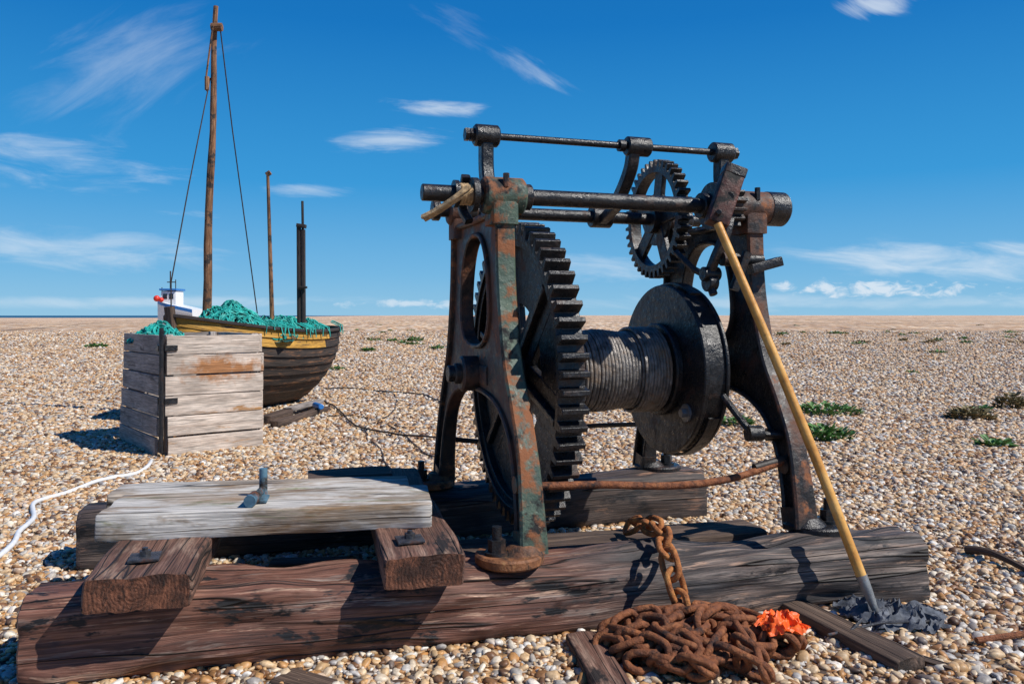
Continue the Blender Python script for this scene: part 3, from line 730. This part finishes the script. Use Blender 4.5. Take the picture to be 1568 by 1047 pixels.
for z in (.97,.5):
    for dd in (Rr,Ll):
        o=Nn+Z(z); nn=(Rr.cross(Vector((0,0,1))) if dd is Rr else -Ll.cross(Vector((0,0,1))))
        b.bar(o-dd*.02+nn*.06,o+dd*.09+nn*(.05),.012,.05,up=(0,0,1))
b.cyl(Nn+Vector((-.005,-.075,.05)),Nn+Vector((-.005,-.065,HT+.06)),.02,10)
b.obj('hinges',m_black,cr,smooth=40)
def tangle(b,center,rx,ry,rz,n,r=.008,step=.07,ln=14,fall=0):
    for i in range(n):
        a=U(0,6.28); q=math.sqrt(R()); p=Vector((center.x+rx*q*math.cos(a),center.y+ry*q*math.sin(a),0))
        hd=U(0,6.28); pts=[]
        for j in range(ln):
            hd+=U(-1.1,1.1); p=p+Vector((math.cos(hd),math.sin(hd),0))*step
            k_=((p.x-center.x)/rx)**2+((p.y-center.y)/ry)**2
            if k_>1.1: hd=math.atan2(center.y-p.y,center.x-p.x)
            z=center.z+rz*max(-.25,1-k_)*(.55+.8*abs(nz(Vector((p.x*3,p.y*3,2)))))+U(-.03,.03)
            pts.append(Vector((p.x,p.y,z)))
        b.tube(smoothpath(pts,2),r,4)
def lump(b,center,rx,ry,rz,mi=0,n=22):
    vs=[];fs=[]
    for j in range(n):
        for i in range(n):
            x=i/(n-1)*2-1;y=j/(n-1)*2-1; k_=x*x+y*y
            px=center.x+rx*x; py=center.y+ry*y
            z=center.z+rz*max(-.3,1-k_)*(.5+.75*abs(nz(Vector((px*3,py*3,2)))))-.02+.03*nz(Vector((px*15,py*15,0)))
            vs.append((px,py,z))
    for j in range(n-1):
        for i in range(n-1): a=j*n+i; fs.append((a,a+1,a+1+n,a+n))
    b.poly(vs,fs,mi)
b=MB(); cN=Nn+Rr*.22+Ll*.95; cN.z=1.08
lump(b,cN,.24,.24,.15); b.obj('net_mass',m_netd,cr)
b=MB(); tangle(b,cN,.24,.24,.18,34,.009,.05,12); b.obj('net_twine',m_net,cr)
# ---------------------------------------------------------------- boat
bo=empty('fishing_boat',(-3.45,10.4,GZ))
B0=Vector((-3.9,9.1,0)); B1=Vector((-3.0,11.8,0)); ax=(B1-B0).normalized(); LB=(B1-B0).length; bp_=Vector((ax.y,-ax.x,0))
def hb(s_):
    f=math.sin(min(1,s_/.55)*math.pi/2)**.75
    if s_>.55: f*= 1-.14*((s_-.55)/.45)**2
    if s_>.88: f*= math.sqrt(max(0,1-((s_-.88)/.12)**2*.97))
    return .74*f
def sheer(s_): return 1.30-.60*s_+.44*s_*s_
def keel(s_): return GZ-.02+.25*max(0,(.12-s_)/.12)**2+.22*max(0,(s_-.8)/.2)**1.5
def hullpt(s_,j,sd,lap=0):
    w=hb(s_); f=(math.sin(min(1,j/.85)*math.pi/2))**.62 if j<.85 else 1+.03*(j-.85)
    base=(w*f*(1-.0)+lap)*sd
    rake=.16*(1-j)*max(0,(.25-s_)/.25)*1.0-.22*(1-j)*max(0,(s_-.8)/.2)
    z=keel(s_)+(sheer(s_)-keel(s_))*(j**.95)
    return B0+ax*((s_*LB)+rake)+bp_*base+Vector((0,0,z))
NS=60; NP=9
b=MB()
ss=[(i/NS) for i in range(NS+1)]
for sd in (1,-1):
    for p in range(NP):
        j0=p/NP; j1=(p+1)/NP; o=b.off(); base=len(b.v)
        for s_ in ss:
            for (j,lap) in ((j0,.0),(j0,.028),((j0+j1)/2,.015),(j1+.01,.0)):
                q=hullpt(s_,min(1,j),sd,lap*min(1,hb(s_)*3)); b.v.append(q); b.lc.append(Vector((s_*LB,j*1.3,0))+o); b.ec.append(q)
        for i in range(NS):
            for r_ in range(3):
                a=base+i*4+r_; fc=(a,a+1,a+5,a+4)
                b.f.append(fc if sd<0 else fc[::-1]); b.mi.append(1 if p>=NP-2 and ss[i]<(.76 if p==NP-1 else .72) else 0)
b.obj('hull',[m_hull,m_yellow],bo,smooth=25)
b=MB()
for sd in (1,-1):
    b.loft([hullpt(s_,1,sd,.02) for s_ in ss],rrect(.03,.02,.006,1),up=(0,0,1),mi=0)
b.loft([B0+ax*(.17*(1-j/10)-.02)+Z(keel(0)+(sheer(0)-keel(0)+.1)*j/10) for j in range(11)],rrect(.04,.05,.01,1),up=bp_,mi=1)
vs=[];fs=[]
for i,s_ in enumerate(ss):
    for sd in (1,-1): q=hullpt(s_,1,sd); q.z-=.12; vs.append(q)
for i in range(NS): fs.append((2*i,2*i+1,2*i+3,2*i+2))
b.poly(vs,fs,1); b.obj('gunwale_and_deck',[m_post,m_drift],bo,smooth=40)
def BP(s_,w,z): return B0+ax*(s_*LB)+bp_*w+Vector((0,0,z))
b=MB(); m0=P(314,475,9.9); m1=P(331,10,9.9); m0.z=.9
b.tube([m0.lerp(m1,i/30)+Vector((.01*math.sin(i*.4),0,0)) for i in range(31)],.052,12,sc_=[1.1-.52*i/30 for i in range(31)],amp=.006)
b.obj('mast',m_mast,bo,smooth=60)
b=MB()
b.cyl(P(324,42,9.85),P(340,42,9.85),.05,10); b.tube([P(326,40,9.8),P(316,115,9.85),P(317,140,9.85)],.012,6); b.cyl(P(317,138,9.85),P(317,118,9.85),.03,8)
b.obj('mast_band',m_mast,bo)
b=MB(); b.tube([P(337,42,9.9),P(356,200,10.2),P(394,480,10.8)],.008,6); b.tube([P(322,120,9.9),P(290,280,9.3),P(262,432,9.05),P(262,480,9.05)],.008,6)
b.obj('stays',m_cable,bo)
b=MB()
q0=P(418,480,10.8);q0.z=.85;q1=P(410,266,10.8); b.tube([q0,q0.lerp(q1,.5),q1],.028,10,sc_=[1.2,1,.75]); b.cyl(P(408,268,10.8),P(414,264,10.8),.035,8); b.obj('mizzen_mast',m_mast,bo)
b=MB(); q0=P(461,512,11);q0.z=.75;q1=P(460,345,11)
b.bar(q0+Vector((-.022,0,0)),q1+Vector((-.022,0,0)),.05,.07,up=(0,1,0)); b.bar(q0+Vector((.04,0,0)),q1+Vector((.04,0,-.06)),.045,.07,up=(0,1,0)); b.cyl(P(464,370,11),P(463,308,11),.018,8); b.bar(P(457,440,10.93),P(470,440,10.93),.05,.03)
b.bar(P(455,345,11),P(468,347,11),.1,.05)
b.obj('stern_post',m_post,bo)
b=MB()
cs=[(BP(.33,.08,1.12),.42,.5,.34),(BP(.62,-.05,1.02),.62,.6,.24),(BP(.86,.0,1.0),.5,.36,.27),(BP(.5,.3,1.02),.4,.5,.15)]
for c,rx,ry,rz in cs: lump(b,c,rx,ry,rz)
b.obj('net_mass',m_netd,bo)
b=MB()
for c,rx,ry,rz in cs: tangle(b,c+Vector((0,0,.03)),rx,ry,rz*1.15,110,.009,.07,12)
for i in range(24):
    s_=U(.3,.98); q=hullpt(s_,1,1,.06); q.z+=.02
    b.tube([q-bp_*.15+Z(.08),q+Z(.02),q+Vector((U(-.03,.03),0,-U(.02,.12)))],.008,4)
b.obj('net_twine',m_net,bo)
board('driftwood_board',G(405,650)+Z(.05),G(440,640)+Z(.06),.16,.1)
board('driftwood_board',G(420,655)+Z(.04),G(500,632)+Z(.05),.1,.07,[m_drift,m_endD])
board('driftwood_board',G(440,640)+Z(.1),G(490,628)+Z(.12),.12,.05,[m_crateShade,m_endD])
b=MB(); b.cyl(G(482,634)+Z(.12),G(492,638)+Z(.12),.035,16,bev=.01); b.obj('blue_bucket',m_blue)
db=empty('distant_fishing_boat',G(270,505))
D=34.0
def DP(px,py,dd=0): return P(px,py,D+dd)
b=MB(); n=20
secs=[]
for i in range(n+1):
    s_=i/n; c=DP(243+62*s_,0); xw=c.x; w=.75*math.sin(min(1,(s_+.05)/.5)*math.pi/2); tz=DP(0,460+14*s_).z; bz=DP(0,487).z-.3
    for k_,zz in ((1,tz),(1,tz-.14),(.95,tz-.3),(.7,bz),(-.7,bz),(-.95,tz-.3),(-1,tz-.14),(-1,tz)):
        secs.append(Vector((xw,D-w*k_,zz)))
fs=[];mi=[]
for i in range(n):
    for j in range(7): a=i*8+j; fs.append((a,a+1,a+9,a+8)); mi.append(1 if j in (0,6) else 0)
    a=i*8; fs.append((a+7,a,a+8,a+15)); mi.append(0)
fs.append(tuple(range(8)));mi.append(0);fs.append(tuple(range(n*8,n*8+8)));mi.append(0)
b.poly(secs,fs); b.mi=mi; b.obj('hull',[m_white,m_blue],db,smooth=40)
b=MB(); c0=DP(253,466);c1=DP(275,466); b.bar(c0+Z(.25),c1+Z(.25),.8,.62,mi=0); b.bar(c0+Vector((-.05,0,.62)),c1+Vector((.05,0,.62)),.95,.08,mi=1)
b.bar(c0+Vector((.08,-.41,.33)),c0+Vector((.26,-.41,.33)),.01,.22,mi=2); b.bar(c0+Vector((.34,-.41,.33)),c0+Vector((.52,-.41,.33)),.01,.22,mi=2)
b.obj('cabin',[m_white,m_blue,m_glass],db,smooth=30)
b=MB(); b.cyl(DP(261,450),DP(261,415),.03,8); b.cyl(DP(269,450),DP(269,428),.02,8); b.bar(DP(256,432),DP(268,432),.04,.04)
b.cyl(DP(248,462),DP(248,440),.02,6); b.obj('mast',m_cable,db)
b=MB()
for q,r_ in ((DP(240,457,-.8),.13),(DP(247,459,-.8),.10)):
    b.loft([q+Z(r_*math.cos(math.pi*i/10)) for i in range(11)],[(math.cos(2*math.pi*j/14)*r_,math.sin(2*math.pi*j/14)*r_) for j in range(14)],up=(0,1,0),sc_=[max(.02,math.sin(math.pi*i/10)) for i in range(11)])
b.obj('buoy',m_red,db,smooth=60)
# ---------------------------------------------------------------- light + world
el=math.radians(47); sd=Vector((.93,-.37,0)).normalized()
sv=Vector((sd.x*math.cos(el),sd.y*math.cos(el),math.sin(el)))
L=bpy.data.lights.new('sun','SUN'); L.energy=5.0; L.angle=math.radians(.5); L.color=(1,.96,.90)
lo=bpy.data.objects.new('sun',L); lo.rotation_euler=(-sv).to_track_quat('-Z','Y').to_euler(); lo.location=(5,-5,10); sc.collection.objects.link(lo)
w=bpy.data.worlds.new('World'); sc.world=w; w.use_nodes=True; nt=w.node_tree; N=nt.nodes
try:
    w.cycles.sampling_method='MANUAL'; w.cycles.sample_map_resolution=128
except Exception as ex: print(ex)
for n_ in list(N): N.remove(n_)
class WB(NB):
    def __init__(s): s.nt=nt; s.n=N
k=WB()
sky=k.node('ShaderNodeTexSky',sky_type='NISHITA'); sky.sun_disc=False; sky.sun_elevation=el; sky.sun_rotation=math.atan2(sd.x,sd.y); sky.air_density=1.0; sky.dust_density=.2; sky.ozone_density=4.0
tc=k.node('ShaderNodeTexCoord'); sx=k.node('ShaderNodeSeparateXYZ'); k.l(tc.outputs['Generated'],sx.inputs[0])
yy_=k.math('MAXIMUM',sx.outputs[1],.05)
gu=k.math('DIVIDE',sx.outputs[0],yy_); gv=k.math('DIVIDE',sx.outputs[2],yy_)
cb=k.node('ShaderNodeCombineXYZ'); k.l(gu,cb.inputs[0]); k.l(gv,cb.inputs[1])
az=k.ramp(sx.outputs[2],[(0.0,(.26,.55,.79)),(.05,(.155,.46,.77)),(.16,(.028,.315,.70)),(.34,(.0,.175,.54)),(.7,(.0,.06,.28)),(1,(.0,.045,.22))])
azs=k.mix(1,az,(10,10,10),'MULTIPLY')
skyc=k.mix(.92,sky.outputs[0],azs)
def field(rot,sx_,sy_,sc0,det,off):
    rt=k.node('ShaderNodeVectorRotate',rotation_type='Z_AXIS'); k.l(cb.outputs[0],rt.inputs['Vector']); rt.inputs['Angle'].default_value=-math.radians(rot)
    mp=k.node('ShaderNodeMapping'); mp.inputs['Scale'].default_value=(sx_,sy_,1); mp.inputs['Location'].default_value=(off,off*.7,0); k.l(rt.outputs[0],mp.inputs['Vector'])
    return k.noise(mp.outputs[0],sc0,det,.62,.5)
fH=field(-4,3.4,18,2.0,6,1.3); fD=field(-30,3,15,2.0,6,5.1); fU=field(28,2.5,9,2.0,6,9.7); fC=field(0,14,30,2.2,6,3.3)
def cl(px,py): return ((px-CX)/F,(CY-py)/F)
total=None
for (px,py,rx,ry,rot,st,fd,lo_,hi_) in [
   (670,168,150,24,-3,.70,fH,.20,.62),(600,212,200,36,4,.60,fH,.24,.64),(800,100,170,36,-24,.42,fD,.30,.74),(700,40,150,60,-38,.25,fD,.3,.74),
   (90,245,330,80,-5,.46,fH,.26,.70),(180,110,320,200,35,.28,fU,.30,.74),(470,292,130,24,-3,.48,fH,.26,.68),(120,380,480,70,-3,.46,fH,.26,.68),
   (1480,400,400,46,-2,.68,fH,.16,.60),(1350,4,110,34,10,.65,fD,.20,.64),(300,328,100,22,-3,.6,fH,.24,.64),(1340,444,420,34,0,.85,fC,.34,.58),(640,464,340,18,0,.65,fC,.34,.60),(860,415,320,46,0,.42,fH,.26,.66),
   (1300,462,800,22,0,.42,fH,.18,.6),(250,462,560,20,0,.42,fH,.20,.6)]:
    c=cl(px,py); a=math.radians(rot)
    sub=k.node('ShaderNodeVectorMath',operation='SUBTRACT'); k.l(cb.outputs[0],sub.inputs[0]); sub.inputs[1].default_value=(c[0],c[1],0)
    rt=k.node('ShaderNodeVectorRotate',rotation_type='Z_AXIS'); k.l(sub.outputs[0],rt.inputs['Vector']); rt.inputs['Angle'].default_value=-a
    ml=k.node('ShaderNodeVectorMath',operation='MULTIPLY'); k.l(rt.outputs[0],ml.inputs[0]); ml.inputs[1].default_value=(F/rx,F/ry,0)
    ln=k.node('ShaderNodeVectorMath',operation='LENGTH'); k.l(ml.outputs[0],ln.inputs[0])
    g_=k.ramp(ln.outputs['Value'],[(0,1),(1,0)],'EASE')
    th=k.math('SUBTRACT',fd,k.math('MULTIPLY',k.math('SUBTRACT',1.0,g_),.42))
    v_=k.math('MULTIPLY',k.math('MULTIPLY',k.ramp(th,[(lo_,0),(hi_,1)],'EASE'),st),k.ramp(g_,[(0,0),(.3,1)]))
    total=v_ if total is None else k.math('MAXIMUM',total,v_)
total=k.math('MINIMUM',total,.8)
zpos=k.ramp(sx.outputs[2],[(0,0),(.002,1)])
c2=k.mix(k.math('MULTIPLY',total,zpos),skyc,(7.6,8.4,9.2))
bg=k.node('ShaderNodeBackground'); bg.inputs['Strength'].default_value=.1; k.l(c2,bg.inputs[0])
ow=k.node('ShaderNodeOutputWorld'); k.l(bg.outputs[0],ow.inputs[0])
# ---------------------------------------------------------------- camera
cam=bpy.data.cameras.new('camera'); cam.lens=F/1568*36; cam.sensor_width=36; cam.shift_y=-(523.5-CY)/1568; cam.clip_end=30000; cam.clip_start=.05
co=bpy.data.objects.new('camera',cam); co.location=(0,0,CH); co.rotation_euler=(math.pi/2,0,0); sc.collection.objects.link(co); sc.camera=co
sc.view_settings.view_transform='Standard'; sc.view_settings.look='None'; sc.view_settings.exposure=0; sc.view_settings.gamma=1
